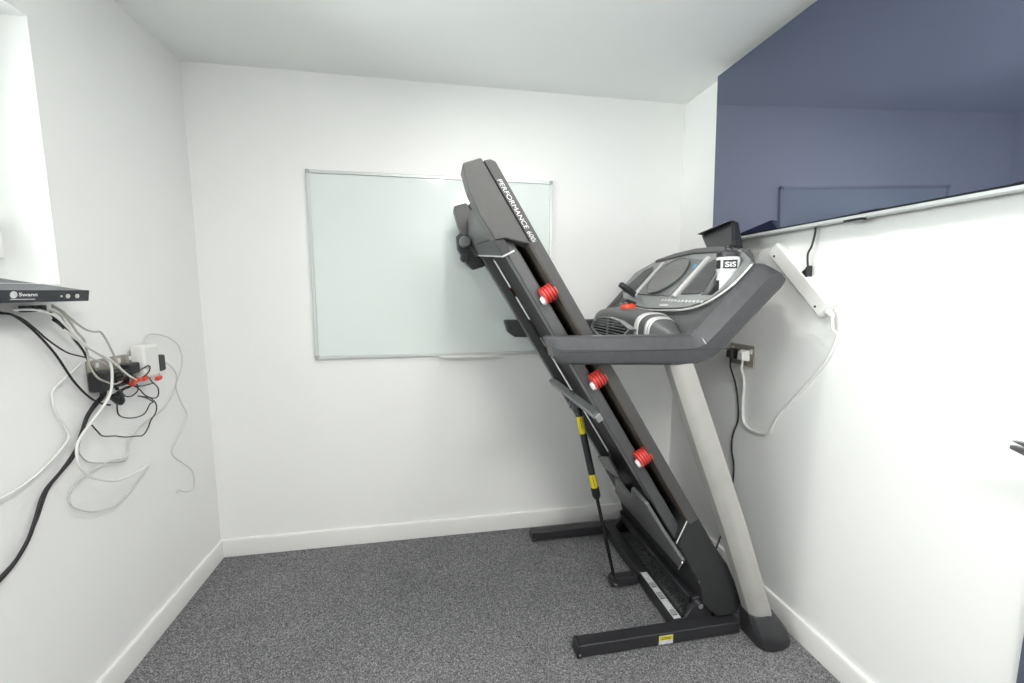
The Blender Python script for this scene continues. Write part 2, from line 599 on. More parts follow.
def dpoly(pts, y0, y1, g=None):
    g = g or G()
    return g.poly([D(u, n, y0) for u, n in pts], (0, y1 - y0, 0))


def B(g, name, m, bevel=0.0, parent=None, **k):
    return g.build(name, M[m], parent or TR, bevel=bevel, **k)


# --- floor frame
for y0, y1 in ((-0.89, -0.84), (-0.16, -0.11)):
    br = B(G().box(1.577, 2.23, y0, y1, 0.006, 0.054), 'base_rail', 'frame', 0.004)
    B(G().xz([(1.565, 0.012), (1.570, 0.004), (1.585, 0.002), (1.585, 0.0545), (1.571, 0.0545), (1.566, 0.050)], y0 - 0.001, y1 + 0.001), 'end_cap', 'black', 0.002, br)
    B(G().rev((1.577, y0 - 0.005, 0.020), (1.577, y0, 0.020), [(0, 0.004), (0.7, 0.005), (1, 0.005)], 14), 'bolt', 'chrome', 0, br)
    if y0 < -0.5:
        lb = B(G().box(1.887, 1.944, y0 - 0.0012, y0, 0.010, 0.045), 'caution_label', 'paper', 0, br)
        B(G().box(1.888, 1.943, y0 - 0.002, y0 - 0.0012, 0.027, 0.044), 'warning_band', 'yellow', 0, lb)
        for ly in (0.031, 0.037):
            B(G().box(1.896, 1.936, y0 - 0.0023, y0 - 0.002, ly, ly + 0.0025), 'printed_text', 'black', 0, lb)
ct = B(G().box(1.975, 2.028, -0.84, -0.16, 0.008, 0.058), 'cross_tube', 'frame', 0.003)
lb = B(G().box(1.980, 2.010, -0.835, -0.56, 0.058, 0.0592), 'specification_label', 'paper', 0, ct)
for y0, y1 in ((-0.73, -0.69), (-0.82, -0.79), (-0.66, -0.63)):
    g = G()
    for k in range(4):
        g.box(1.984 + k * 0.006, 1.9865 + k * 0.006, y0, y1, 0.0592, 0.0597)
    g.box(1.984, 2.0045, y0, y0 + 0.003, 0.0592, 0.0597)
    g.build('printed_text', M['black'], lb)
# pivot brackets on the rails
for y0, y1, s in ((-0.84, -0.825, 1), (-0.175, -0.16, -1)):
    g = G().xz([(1.99, 0.02), (2.14, 0.02), (2.14, 0.10), (2.085, 0.145), (2.055, 0.135), (2.062, 0.11), (2.03, 0.062)], y0, y1)
    br = B(g, 'pivot_bracket', 'frame', 0.003)
    B(G().rev((2.085, y0 - 0.008, 0.105), (2.085, y1 + 0.008, 0.105), [(0, 0.011), (1, 0.011)], 16), 'bolt', 'chrome', 0, br)
    B(G().xz([(2.05, 0.054), (2.20, 0.054), (2.19, 0.12), (2.10, 0.12)], y0 + s * 0.02, y1 + s * 0.035), 'gusset', 'black', 0.004, br)
# incline lift frame lying between the brackets
lf = G()
lf.box(2.06, 2.095, -0.80, -0.19, 0.085, 0.12)
lf.box(2.095, 2.20, -0.80, -0.765, 0.07, 0.11).box(2.095, 2.20, -0.225, -0.19, 0.07, 0.11)
lf = B(lf, 'lift_frame', 'frame', 0.004)
B(G().cyl((2.05, -0.47, 0.105), (2.06, -0.47, 0.105), 0.008, seg=12).cyl((2.05, -0.50, 0.1), (2.06, -0.50, 0.1), 0.006, seg=12), 'bolt', 'chrome', 0, lf)
B(G().box(2.17, 2.20, -0.84, -0.16, 0.006, 0.05), 'front_cross_tube', 'frame', 0.003)

# --- gas strut with its floor arm
B(G().box(1.835, 1.965, -0.573, -0.533, 0.014, 0.056), 'strut_arm', 'frame', 0.004)
sa, sb = Vector((1.678, -0.50, 0.858)), Vector((1.853, -0.553, 0.058))
st = G()
st.rev(sa + (sb - sa) * 0.04, sa + (sb - sa) * 0.52, [(0, 0.010), (0.02, 0.015), (0.97, 0.015), (1, 0.012)])
strut = B(st, 'gas_strut', 'black')
B(G().cyl(sa + (sb - sa) * 0.50, sb, 0.0075, seg=14), 'piston_rod', 'dark', 0, strut)
B(G().rev(sa + (sb - sa) * 0.49, sa + (sb - sa) * 0.55, [(0, 0.0185), (0.7, 0.0185), (1, 0.012)]), 'collar', 'black', 0, strut)
for a, b_ in ((0.085, 0.18), (0.41, 0.485)):
    B(G().cyl(sa + (sb - sa) * a, sa + (sb - sa) * b_, 0.0157), 'warning_sticker', 'yellow', 0, strut)
    dirv = (sb - sa).normalized()
    q = sa + (sb - sa) * (a + 0.01) + Vector((-0.0045, -0.0162, 0))
    B(G().tube([q, q + dirv * 0.045], 0.0012, 6, smooth=False), 'printed_text', 'black', 0, strut)
B(G().rev(sb + Vector((0, 0.022, -0.012)), sb + Vector((0, -0.024, -0.012)), [(0, 0.014), (1, 0.014)], 16), 'lower_pivot', 'black', 0, strut)
B(G().rev((1.853, -0.583, 0.03), (1.853, -0.572, 0.03), [(0, 0.007), (1, 0.009)], 12), 'bolt', 'chrome', 0, strut)
g = G().box(1.655, 1.675, -0.525, -0.515, 0.82, 0.90).box(1.655, 1.675, -0.485, -0.475, 0.82, 0.90)
g.cyl((1.667, -0.535, 0.862), (1.667, -0.465, 0.862), 0.007, seg=12)
B(g, 'upper_clevis', 'dsilver', 0.002, strut)

# --- folded deck: frame tubes, running board, belt, foot rails
for y0, y1 in ((-0.82, -0.765), (-0.225, -0.17)):
    B(dbox(0.30, 1.70, -0.088, -0.045, y0, y1), 'deck_frame_tube', 'steel', 0.006)
xb = B(dbox(0.955, 0.985, -0.110, -0.080, -0.815, -0.175), 'deck_crossbar', 'silver', 0.003)
B(G().rev(D(0.968, -0.112, -0.80), D(0.968, -0.106, -0.80), [(0, 0.005), (1, 0.007)], 12), 'bolt', 'black', 0, xb)
B(dbox(0.30, 1.76, -0.014, 0.004, -0.83, -0.16), 'running_board', 'wood', 0.002)
g = G()
by0, by1 = -0.755, -0.235
ring = []
N_ = 10
for k in range(N_ + 1):
    a = -math.pi / 2 + math.pi * k / N_
    ring.append((1.80 + 0.026 * math.cos(a), -0.014 + 0.026 * math.sin(a)))
for k in range(N_ + 1):
    a = math.pi / 2 + math.pi * k / N_
    ring.append((0.22 + 0.026 * math.cos(a), -0.014 + 0.026 * math.sin(a)))
inner = [(u + (0.004 if u < 1 else -0.004), -0.014 + (n + 0.014) * 0.86) for u, n in ring]
g.loft([[D(*ring[i], by0), D(*ring[i], by1), D(*inner[i], by1), D(*inner[i], by0)] for i in list(range(len(ring))) + [0]], cap=False)
B(g, 'running_belt', 'belt')
B(G().cyl(D(1.80, -0.014, -0.80), D(1.80, -0.014, -0.19), 0.021), 'rear_roller', 'dsilver')
for y0, y1, yf in ((-0.87, -0.79, -0.87), (-0.20, -0.12, -0.20)):
    fr_ = B(dpoly([(0.44, -0.018), (1.635, -0.017), (1.635, 0.020), (0.44, 0.022)], y0, y1), 'foot_rail', 'deckgrey', 0.004)
    if yf < -0.5:
        edge = dbox(0.45, 1.63, -0.0195, -0.017, y0 + 0.001, y0 + 0.01)
        B(edge, 'copper_edge', 'wood', 0, fr_)
# cushions between the frame tube and the running board
for u in (1.456, 1.109, 0.764):
    for yc in (-0.842, -0.150):
        g = G()
        prof = []
        nr = 5
        for k in range(nr):
            f0, f1 = k / nr, (k + 1) / nr
            prof += [(f0 + 0.01, 0.024), (f0 + 0.05, 0.030), (f1 - 0.07, 0.030), (f1 - 0.01, 0.024)]
        g.rev(D(u, -0.062, yc), D(u, -0.010, yc), prof, 36)
        c = B(g, 'deck_cushion', 'red')
        B(G().rev(D(u - 0.012, -0.072, yc), D(u - 0.012, -0.058, yc), [(0, 0.012), (0.3, 0.015), (1, 0.016)]), 'cushion_foot', 'white', 0, c)

# --- rear end caps and roller cover
cap_side = [(1.93, -0.078), (1.938, -0.070), (1.925, -0.0135), (1.622, -0.0135), (1.652, -0.045), (1.680, -0.075), (1.693, -0.106), (1.78, -0.108), (1.86, -0.098)]
for y0, y1 in ((-0.872, -0.775), (-0.215, -0.118)):
    c = B(dpoly(cap_side, y0, y1), 'rear_end_cap', 'cap', 0.005)
    c.modifiers['bevel'].segments = 3
    s = dpoly([(1.915, -0.0115), (1.908, 0.010), (1.895, 0.020), (1.625, 0.020), (1.60, -0.017), (1.62, -0.0115)], y0 + 0.001, y1)
    s = B(s, 'rail_end', 'deckgrey', 0.004, c)
    if y0 < -0.5:
        g = G()
        g.text('PERFORMANCE', D(1.845, -0.006, y0 + 0.0005), (-UX, 0, -UZ), (NX, 0, NZ), 0.020, shear=0.3, width=0.175, weight=0.0)
        g.text('600i', D(1.663, -0.006, y0 + 0.0005), (-UX, 0, -UZ), (NX, 0, NZ), 0.020, shear=0.3, width=0.040, weight=-0.004)
        B(g, 'lettering', 'whitetext', 0, s, label='white slanted model lettering')
cv = B(dpoly([(1.86, -0.05), (1.85, -0.03), (1.70, -0.02), (1.685, -0.088), (1.74, -0.094), (1.79, -0.088)], -0.78, -0.212), 'roller_cover', 'console', 0.006)
sk_ = [D(1.695, -0.107, -0.866), D(1.638, -0.111, -0.868), D(1.690, -0.116, -0.40), D(1.735, -0.106, -0.40)]
B(G().poly(sk_, (NX * 0.03, 0, NZ * 0.03)), 'cover_skirt', 'shroud', 0.002, cv)
B(G().tube([D(1.634, -0.070, -0.868), D(1.637, -0.111, -0.868), D(1.689, -0.116, -0.40)], 0.003, 8, smooth=False), 'trim_edge', 'silver2', 0, cv)

# --- storage latch bracket on the far frame tube
lt = B(dpoly([(1.635, -0.088), (1.65, -0.148), (1.69, -0.162), (1.77, -0.160), (1.82, -0.135), (1.825, -0.105), (1.72, -0.088)], -0.21, -0.155), 'storage_latch', 'frame', 0.006)
for u, n, r in ((1.775, -0.118, 0.026), (1.715, -0.158, 0.020)):
    B(G().rev(D(u, n, -0.275), D(u, n, -0.205), [(0, r * 0.8), (0.15, r), (0.5, r), (0.55, r * 0.6), (1, r * 0.6)]), 'latch_knob', 'dsilver' if r > 0.022 else 'black', 0, lt)

# --- belly pan and motor hood
def pan(pts, n0, th, g=None):
    g = g or G()
    return g.poly([D(u, n0, y) for y, u in pts], (NX * th, 0, NZ * th))


PANP = [(-0.15, 0.235), (-0.44, 0.490), (-0.54, 0.435), (-0.70, 0.585), (-0.80, 0.565), (-0.81, 0.43), (-0.855, 0.315), (-0.655, 0.09), (-0.30, 0.035), (-0.13, 0.06)]
pn = B(pan(PANP, -0.112, 0.014), 'belly_pan', 'pan', 0.003)
B(pan([(-0.19, 0.41), (-0.19, 0.49), (-0.50, 0.635), (-0.47, 0.49)], -0.100, 0.01), 'hinge_bracket', 'pan', 0.002)
B(G().tube([D(0.31, -0.113, -0.853), D(0.095, -0.115, -0.658)], 0.003, 8, smooth=False), 'pan_lip', 'silver2', 0, pn)
hood = [(1.995, 0.484), (2.043, 0.490), (2.116, 0.369), (2.182, 0.278), (2.230, 0.18), (2.252, 0.12), (2.252, 0.085), (2.230, 0.062),
        (2.15, 0.060), (2.085, 0.125), D(0.20, -0.098, 0)[::2], D(0.30, -0.097, 0)[::2], D(0.375, -0.094, 0)[::2]]
hd = B(G().xz(hood, -0.862, -0.128), 'motor_hood', 'shroud', 0.009)
hd.modifiers['bevel'].segments = 3
B(G().tube([(1.957, -0.862, 0.392), (1.999, -0.862, 0.483)], 0.0022, 8, smooth=False), 'hood_edge', 'silver2', 0, hd)

# --- uprights, boots
for s in (1, -1):
    yo = -0.945 if s > 0 else -0.055          # outer face
    yi = yo + s * 0.06
    y0, y1 = min(yo, yi), max(yo, yi)
    st_ = []
    for xl, xr, z in ((2.246, 2.332, 0.085), (2.104, 2.192, 0.47), (1.974, 2.062, 0.79), (1.852, 1.934, 1.10), (1.836, 1.918, 1.14)):
        c1 = 0.028
        yb = yo
        yf = yi
        st_.append([(xl, yf, z), (xl, yb + s * 0.022, z), (xl + 0.012, yb + s * 0.008, z), (xl + c1, yb + s * 0.002, z), (xl + c1 + 0.012, yb, z), (xr - 0.010, yb, z), (xr, yb + s * 0.008, z), (xr, yf, z)])
    B(G().loft(st_), 'upright', 'upright')
    bt = G()
    o1, o2 = yo - s * 0.042, yi + s * 0.015
    def ring_(pts):
        return pts
    lv = [(2.252, 2.388, 0.0, 0.0, 0.0), (2.245, 2.392, 0.025, 0.0, 0.0), (2.238, 2.380, 0.055, 0.005, 0.0), (2.234, 2.358, 0.085, 0.022, 0.0), (2.232, 2.338, 0.114, 0.036, 0.0)]
    rr = []
    for xl, xr, z, ins, _ in lv:
        a, b_ = o1 + s * ins, o2
        cx_ = 0.03
        rr.append([(xl, b_, z), (xl, a + s * 0.03, z), (xl + 0.012, a + s * 0.010, z), (xl + 0.04, a, z), (xr - 0.05, a, z), (xr - 0.015, a + s * 0.012, z), (xr, a + s * 0.035, z), (xr, b_, z)])
    B(bt.loft(rr), 'upright_boot', 'frame', 0.004)

# --- handrails that sweep up into the console sides
HS = [((1.440, 1.150), (1.428, 1.183)), ((1.447, 1.122), (1.436, 1.186)), ((1.478, 1.099), (1.46, 1.186)), ((1.62, 1.094), (1.62, 1.185)),
      ((1.88, 1.086), (1.905, 1.184)), ((1.945, 1.089), (1.930, 1.186)), ((1.99, 1.102), (1.947, 1.200)), ((2.03, 1.128), (1.968, 1.224)),
      ((2.228, 1.322), (2.146, 1.412)), ((2.246, 1.338), (2.168, 1.424)), ((2.256, 1.352), (2.190, 1.422)), ((2.260, 1.366), (2.212, 1.412))]
for s in (1, -1):
    yo = -0.955 if s > 0 else -0.045
    rings = []
    for (bx, bz), (tx, tz) in HS:
        def q(y, f):
            return (bx + (tx - bx) * f, y, bz + (tz - bz) * f)
        rings.append([q(yo + s * 0.070, 0), q(yo + s * 0.012, 0.0), q(yo + s * 0.002, 0.08), q(yo, 0.15), q(yo, 0.55), q(yo + s * 0.004, 0.62),
                      q(yo + s * 0.018, 0.93), q(yo + s * 0.026, 1.0), q(yo + s * 0.066, 1.0), q(yo + s * 0.070, 0.93)])
    hr = B(G().loft(rings), 'handrail', 'rail')
    hr.data.set_sharp_from_angle(angle=math.radians(22))
    g = G()
    g.tube([(1.944, yo + s * 0.030, 1.198), (1.953, yo + s * 0.018, 1.188), (1.962, yo + s * 0.008, 1.170), (1.968, yo - s * 0.001, 1.156)], 0.0016, 8)
    B(g, 'joint_seam', 'silver2', 0, hr)
    g = G()
    g.box(1.46, 2.05, yo - s * 0.0008 if s > 0 else yo, yo if s > 0 else yo - s * 0.0008, 1.1375, 1.1395)
    B(g, 'seam_line', 'black', 0, hr)

# --- console
CT = math.radians(47)
cx_, cz_ = math.cos(CT), math.sin(CT)


def K(t, y, h=0.0):
    """console coordinates: t up the slope, h out of the panel"""
    return (1.95 + t * cx_ - h * cz_, y, 1.20 + t * cz_ + h * cx_)


body = [(1.962, 1.135), (1.965, 1.19), K(0.055, 0, -0.006)[::2], K(0.315, 0, -0.006)[::2], (2.215, 1.405), (2.245, 1.375), (2.235, 1.33), (2.06, 1.145), (2.0, 1.125)]
cb = B(G().xz(body, -0.888, -0.112), 'console_body', 'console', 0.006)
B(G().xz([K(0.27, 0, -0.007)[::2], K(0.405, 0, -0.007)[::2], (2.255, 1.468), (2.272, 1.42), (2.245, 1.36)], -0.80, -0.20), 'console_back', 'console', 0.006, cb)
pp = [(0.130, -0.265), (0.085, -0.36), (0.068, -0.47), (0.068, -0.53), (0.075, -0.70), (0.088, -0.80), (0.125, -0.875), (0.20, -0.92), (0.285, -0.925), (0.315, -0.905),
      (0.375, -0.80), (0.398, -0.68), (0.405, -0.5), (0.398, -0.32), (0.375, -0.20), (0.315, -0.095), (0.30, -0.075), (0.20, -0.08), (0.15, -0.15)]
pp[0] = (0.125, -0.19); pp[1] = (0.095, -0.27)
pnl = B(G().poly([K(t, y, -0.010) for t, y in pp], (-cz_ * 0.026, 0, cx_ * 0.026)), 'console_panel', 'silver', 0.008)
for o_ in (cb, pnl):
    w2 = G().poly([(2.118 + 0.043 * math.cos(math.radians(a)) - (0.050 if 90 < a < 270 else 0), -0.845 + 0.043 * math.sin(math.radians(a)), 1.316)
                   for a in list(range(-90, 91, 12)) + list(range(92, 270, 12))], (0, 0, 0.4))
    # carve the cup well out of each plain mesh before it is bevelled
    md_old = [(m_.width, m_.segments) for m_ in o_.modifiers][0]
    o_.modifiers.clear()
    cut(o_, w2)
    o_.data.set_sharp_from_angle(angle=math.radians(30))
    md = o_.modifiers.new('bevel', 'BEVEL')
    md.width, md.segments = md_old[0] * 0.6, md_old[1]
    md.limit_method = 'ANGLE'
    md.angle_limit = math.radians(40)
    md.harden_normals = True
B(G().tube([K(t, y, 0.010) for t, y in ((0.10, -0.245), (0.074, -0.36), (0.061, -0.50), (0.064, -0.65), (0.078, -0.79), (0.115, -0.872), (0.19, -0.922), (0.29, -0.93))], 0.004, 8), 'panel_lip', 'silver2', 0, pnl)


def kdisc(t, y, rt_, ry, h0, h1, n=40):
    return G().poly([K(t + rt_ * math.cos(2 * math.pi * k / n), y + ry * math.sin(2 * math.pi * k / n), h0) for k in range(n)],
                    (-cz_ * (h1 - h0), 0, cx_ * (h1 - h0)))


def kpoly(pts, h0, h1):
    return G().poly([K(t, y, h0) for t, y in pts], (-cz_ * (h1 - h0), 0, cx_ * (h1 - h0)))


dp = B(kpoly([(0.14, -0.33), (0.135, -0.61), (0.335, -0.63), (0.36, -0.5), (0.335, -0.31)], 0.014, 0.022), 'display_surround', 'dsilver', 0.004, pnl)
sp = B(kdisc(0.248, -0.47, 0.100, 0.110, 0.022, 0.030), 'display_dial', 'grille2', 0.004, dp)
B(G().tube([K(0.248 + 0.104 * math.cos(k * math.pi / 18), -0.47 + 0.114 * math.sin(k * math.pi / 18), 0.028) for k in range(36)], 0.0045, 8, smooth=False, closed=True), 'dial_ring', 'dsilver', 0, dp)
B(kpoly([(0.288, -0.605), (0.288, -0.620), (0.306, -0.624), (0.306, -0.609)], 0.022, 0.024), 'blue_badge', 'blue', 0, dp)
for y in (-0.642, -0.30):
    B(kpoly([(0.13, y), (0.13, y - 0.022), (0.345, y - 0.024), (0.345, y - 0.002)], 0.016, 0.027), 'silver_strip', 'silver2', 0.003, pnl)
B(kpoly([(0.145, -0.682), (0.150, -0.80), (0.165, -0.812), (0.21, -0.80), (0.33, -0.755), (0.33, -0.70), (0.31, -0.682)], 0.016, 0.020), 'speaker_mesh', 'grille', 0.003, pnl)
B(kpoly([(0.15, -0.26), (0.158, -0.15), (0.20, -0.13), (0.31, -0.17), (0.33, -0.23), (0.30, -0.262)], 0.016, 0.020), 'speaker_mesh', 'grille', 0.003, pnl)
for k in range(12):
    y = -0.585 - k * 0.024
    B(kpoly([(0.107, y), (0.107, y - 0.010), (0.116, y - 0.011), (0.116, y - 0.001)], 0.016, 0.0185), 'button', 'silver2', 0, pnl)
B(kpoly([(0.080, -0.60), (0.082, -0.66), (0.092, -0.66), (0.090, -0.60)], 0.015, 0.0175), 'front_label', 'silver2', 0, pnl)
B(kpoly([(0.375, -0.20), (0.405, -0.35), (0.415, -0.5), (0.405, -0.65), (0.375, -0.80), (0.36, -0.79), (0.385, -0.5), (0.36, -0.21)], 0.01, 0.024), 'rear_ridge', 'console', 0.006, cb)
# side paddle seen at the far edge of the console
B(G().loft([[(1.955 + f * 0.092 + dx, -0.30 + dy, 1.366 - f * 0.062 + dz) for dx, dy, dz in ((-0.006, -hw, -0.009), (-0.006, hw, -0.009), (0.006, hw, 0.009), (0.006, -hw, 0.009))]
            for f, hw in ((0, 0.008), (0.06, 0.02), (0.5, 0.026), (1, 0.018))]), 'side_lever', 'frame', 0.004)
# small open pocket below the panel
B(G().box(1.945, 1.972, -0.76, -0.62, 1.150, 1.205), 'pocket', 'black', 0.006)
# tablet holder rising behind the console
th = G().poly([(2.283, -0.432, 1.581), (2.232, -0.565, 1.490), (2.228, -0.710, 1.500), (2.283, -0.628, 1.614)], (0.012, 0, 0.006))
tbh = B(th, 'tablet_holder', 'frame', 0.002)
B(G().poly([(2.262, -0.430, 1.587), (2.292, -0.430, 1.584), (2.292, -0.632, 1.617), (2.264, -0.632, 1.612)], (0.002, 0, 0.004)), 'holder_lip', 'console', 0.001, tbh)
B(G().poly([(2.240, -0.705, 1.495), (2.283, -0.631, 1.615), (2.303, -0.633, 1.609), (2.272, -0.710, 1.497)], (0, -0.012, 0)), 'holder_side', 'black', 0.003, tbh)
B(G().cyl((2.262, -0.62, 1.45), (2.275, -0.62, 1.52), 0.018), 'holder_post', 'black', 0, tbh)
B(G().rev((2.262, -0.695, 1.515), (2.240, -0.705, 1.515), [(0, 0.014), (0.7, 0.014), (1, 0.010)], 14), 'holder_knob', 'black', 0, tbh)

# --- pulse bar with the fan in its hump
def ring_se(y, cx, cz, rx, rz, n=24, e=0.75):
    out = []
    for k in range(n):
        a = 2 * math.pi * k / n
        c_, s_ = math.cos(a), math.sin(a)
        out.append((cx + rx * math.copysign(abs(c_) ** e, c_), y, cz + rz * math.copysign(abs(s_) ** e, s_)))
    return out


stn = [(-0.886, 1.935, 1.150, .022, .020), (-0.85, 1.935, 1.152, .024, .024), (-0.815, 1.932, 1.158, .032, .036), (-0.775, 1.92, 1.170, .056, .056), (-0.72, 1.91, 1.180, .074, .066),
       (-0.62, 1.905, 1.186, .079, .072), (-0.50, 1.903, 1.188, .081, .075)]
stn = stn + [(-1.0 - a, b_, c_, d_, e_) for a, b_, c_, d_, e_ in stn[-2::-1]]
pb = B(G().loft([ring_se(*s_) for s_ in stn]), 'pulse_bar', 'frame')
pb.data.materials[0] = M['console']
for y0, y1 in ((-0.772, -0.752), (-0.728, -0.705), (-0.295, -0.272), (-0.248, -0.228)):
    def at(y):
        for a, b_ in zip(stn, stn[1:]):
            if a[0] <= y <= b_[0]:
                f = (y - a[0]) / (b_[0] - a[0])
                return [a[i] + (b_[i] - a[i]) * f for i in range(1, 5)]
    rings = []
    for y in (y0, (y0 + y1) / 2, y1):
        cx2, cz2, rx, rz = at(y)
        R_ = ring_se(y, cx2, cz2, rx + 0.002, rz + 0.002, 48)
        rings.append(R_[6:30])
    g = G()
    for a, b_ in zip(rings, rings[1:]):
        va = [g.bm.verts.new(p) for p in a]
        vb = [g.bm.verts.new(p) for p in b_]
        for i in range(len(va) - 1):
            g.bm.faces.new((va[i], va[i + 1], vb[i + 1], vb[i]))
    ps = B(g, 'pulse_sensor', 'silver2', 0, pb)
    sm = ps.modifiers.new('solid', 'SOLIDIFY')
    sm.thickness = 0.002
# fan vent on the side facing the runner
fo = [(-0.30, 1.160), (-0.32, 1.188), (-0.40, 1.214), (-0.52, 1.220), (-0.62, 1.212), (-0.715, 1.186), (-0.67, 1.150), (-0.56, 1.134), (-0.40, 1.134)]


def fanring(off, x):
    cy_, cz2 = -0.505, 1.175
    return [(x + 0.10 * (abs(y - cy_)) ** 2 * 1.2 + (z - cz2) * 0.10, cy_ + (y - cy_) * off, cz2 + (z - cz2) * off) for y, z in fo]


FX = 1.812
fn = G().loft([fanring(1.04, FX + 0.03), fanring(1.04, FX), fanring(0.98, FX - 0.006), fanring(0.88, FX - 0.004), fanring(0.86, FX + 0.012)])
fan = B(fn, 'fan_vent', 'silver', 0, pb)
B(G().loft([fanring(0.86, FX + 0.001), fanring(0.86, FX + 0.004)]), 'fan_opening', 'dark', 0, fan)
g = G()
for k, z in enumerate((1.146, 1.158, 1.170, 1.182, 1.194, 1.205)):
    hw = [0.12, 0.15, 0.165, 0.165, 0.15, 0.11][k]
    g.box(FX - 0.003, FX + 0.006, -0.505 - hw, -0.505 + hw, z - 0.002, z + 0.002)
g.box(FX - 0.004, FX + 0.006, -0.510, -0.500, 1.140, 1.212)
B(g, 'fan_louvre', 'silver', 0.001, fan)
# safety key
sk = B(G().rev((1.895, -0.52, 1.255), (1.890, -0.52, 1.277), [(0, 0.036), (0.6, 0.032), (1, 0.022)]), 'safety_key', 'redp')
B(G().poly([(1.870, -0.510, 1.290), (1.885, -0.510, 1.298), (1.925, -0.510, 1.283), (1.920, -0.510, 1.274)], (0, -0.03, 0)), 'key_clip', 'black', 0.002, sk)

# ================================================================ drinks bottle
bx_, by_, bz_ = 2.112, -0.848, 1.317
t = thing('water_bottle', (bx_, by_, bz_), 'white sports water bottle with grey lid standing in treadmill cup holder', 'bottle')
pr = [(0, .028), (0.02, .034), (0.42, .035), (0.50, .0325), (0.58, .033), (0.64, .038), (0.93, .0395), (0.97, .037), (1.0, .034)]
bo = G().rev((bx_, by_, bz_), (bx_, by_, bz_ + 0.135), pr, 40).build('bottle_body', M['bottle'], t)
G().rev((bx_, by_, bz_ + 0.133), (bx_, by_, bz_ + 0.168), [(0, .036), (0.05, .039), (0.45, .039), (0.52, .034), (0.62, .026), (0.66, .014), (0.9, .013), (1, .010)], 32).build('lid', M['frame'], t)
lid2 = G().rev((bx_, by_, bz_ + 0.160), (bx_, by_, bz_ + 0.176), [(0, .011), (0.5, .013), (1, .009)], 20).build('spout', M['black'], t)


def wrap(g, r, a0, a1, z0, z1, seg=14):
    """curved label patch around the bottle; angles in degrees"""
    va, vb = [], []
    for k in range(seg + 1):
        a = math.radians(a0 + (a1 - a0) * k / seg)
        va.append(g.bm.verts.new((bx_ + r * math.cos(a), by_ + r * math.sin(a), bz_ + z0)))
        vb.append(g.bm.verts.new((bx_ + r * math.cos(a), by_ + r * math.sin(a), bz_ + z1)))
    for k in range(seg):
        g.bm.faces.new((va[k], va[k + 1], vb[k + 1], vb[k]))
    return g


VA = math.degrees(math.atan2(-2.2 + 0.85, 1.09 - 2.118))   # direction of the printed front
gb = G()
wrap(gb, .0405, VA - 22, VA + 48, 0.092, 0.122)
wrap(gb, .0405, VA - 70, VA - 34, 0.092, 0.122)
pbk = gb.build('printed_band', M['frame'], t)
gb = G()
wrap(gb, .0358, VA + 6, VA + 42, 0.018, 0.052)
gb.build('lower_print', M['frame'], t)
(wrap(G(), .0358, VA - 80, VA - 42, 0.006, 0.052)).build('lower_print', M['frame'], t)
# curved lettering around the band
def curved_text(s, a_mid, z0, size, width, r, name, m, parent):
    g = G()
    g.text(s, (0, 0, 0), (1, 0, 0), (0, 1, 0), size, width=width, depth=0, weight=0.02)
    for v in g.bm.verts:
        a = math.radians(a_mid) + (v.co.x - width / 2) / r
        v.co = Vector((bx_ + r * math.cos(a), by_ + r * math.sin(a), bz_ + z0 + v.co.y))
    return g.build(name, m, parent)


curved_text('SiS', VA + 14, 0.098, 0.024, 0.036, 0.0412, 'lettering', M['whitetext'], pbk)

# ================================================================ power strip hanging on the right wall
t = thing('power_strip', (W, -0.86, 1.23), 'white extension power strip mounted diagonally on right wall below television', 'power strip')
pa, pb_ = Vector((0, -0.715, 1.500)), Vector((0, -0.966, 1.262))
dv = (pb_ - pa).normalized()
nv = Vector((0, -dv.z, dv.y))
if nv.z < 0:
    nv = -nv
hw = 0.030


def ps_ring(x, k, ext=0.0):
    out = []
    for (l, s) in ((0, -1), (0, 1), (1, 1), (1, -1)):
        base = pa - dv * ext if l == 0 else pb_ + dv * ext
        p = base + nv * (hw * s * k)
        out.append((x, p.y, p.z))
    return out


G().loft([ps_ring(W - 0.001, 1.0), ps_ring(W - 0.026, 1.0), ps_ring(W - 0.038, 0.86, -0.004)]).build('strip_body', M['white'], t, bevel=0.003)
for f in (0.10, 0.90):
    c = pa + (pb_ - pa) * f - nv * 0.012
    G().cyl((W - 0.0395, c.y, c.z), (W - 0.037, c.y, c.z), 0.004, seg=12).build('screw', M['black'], t)
e = pb_ + dv * 0.012
G().rev((W - 0.018, pb_.y, pb_.z), (W - 0.018, e.y - 0.012, e.z - 0.01), [(0, .012), (0.6, .010), (1, .006)], 14).build('cord_entry', M['white'], t)

c = pa + (pb_ - pa) * 0.50 + nv * 0.030
t = thing('power_plug', (W - 0.02, c.y, c.z), 'black plug of the television lead on the diagonal white power strip', 'plug')
g = G().poly([(W - 0.034, c.y + 0.012, c.z - 0.008), (W - 0.034, c.y - 0.016, c.z - 0.034), (W - 0.034, c.y - 0.022, c.z - 0.018), (W - 0.034, c.y - 0.020, c.z + 0.022), (W - 0.034, c.y - 0.010, c.z + 0.008)], (0.026, 0, 0))
g.build('plug_body', M['black'], t, bevel=0.004)
tag(G().tube([(W - 0.02, -0.891, 1.556), (W - 0.022, -0.891, 1.529), (W - 0.024, -0.884, 1.49), (W - 0.025, -0.872, 1.462), (W - 0.025, c.y - 0.016, c.z + 0.012)], 0.0035).build('television_lead', M['blackc']),
    'thin black lead hanging from television down to white power strip', 'cable')

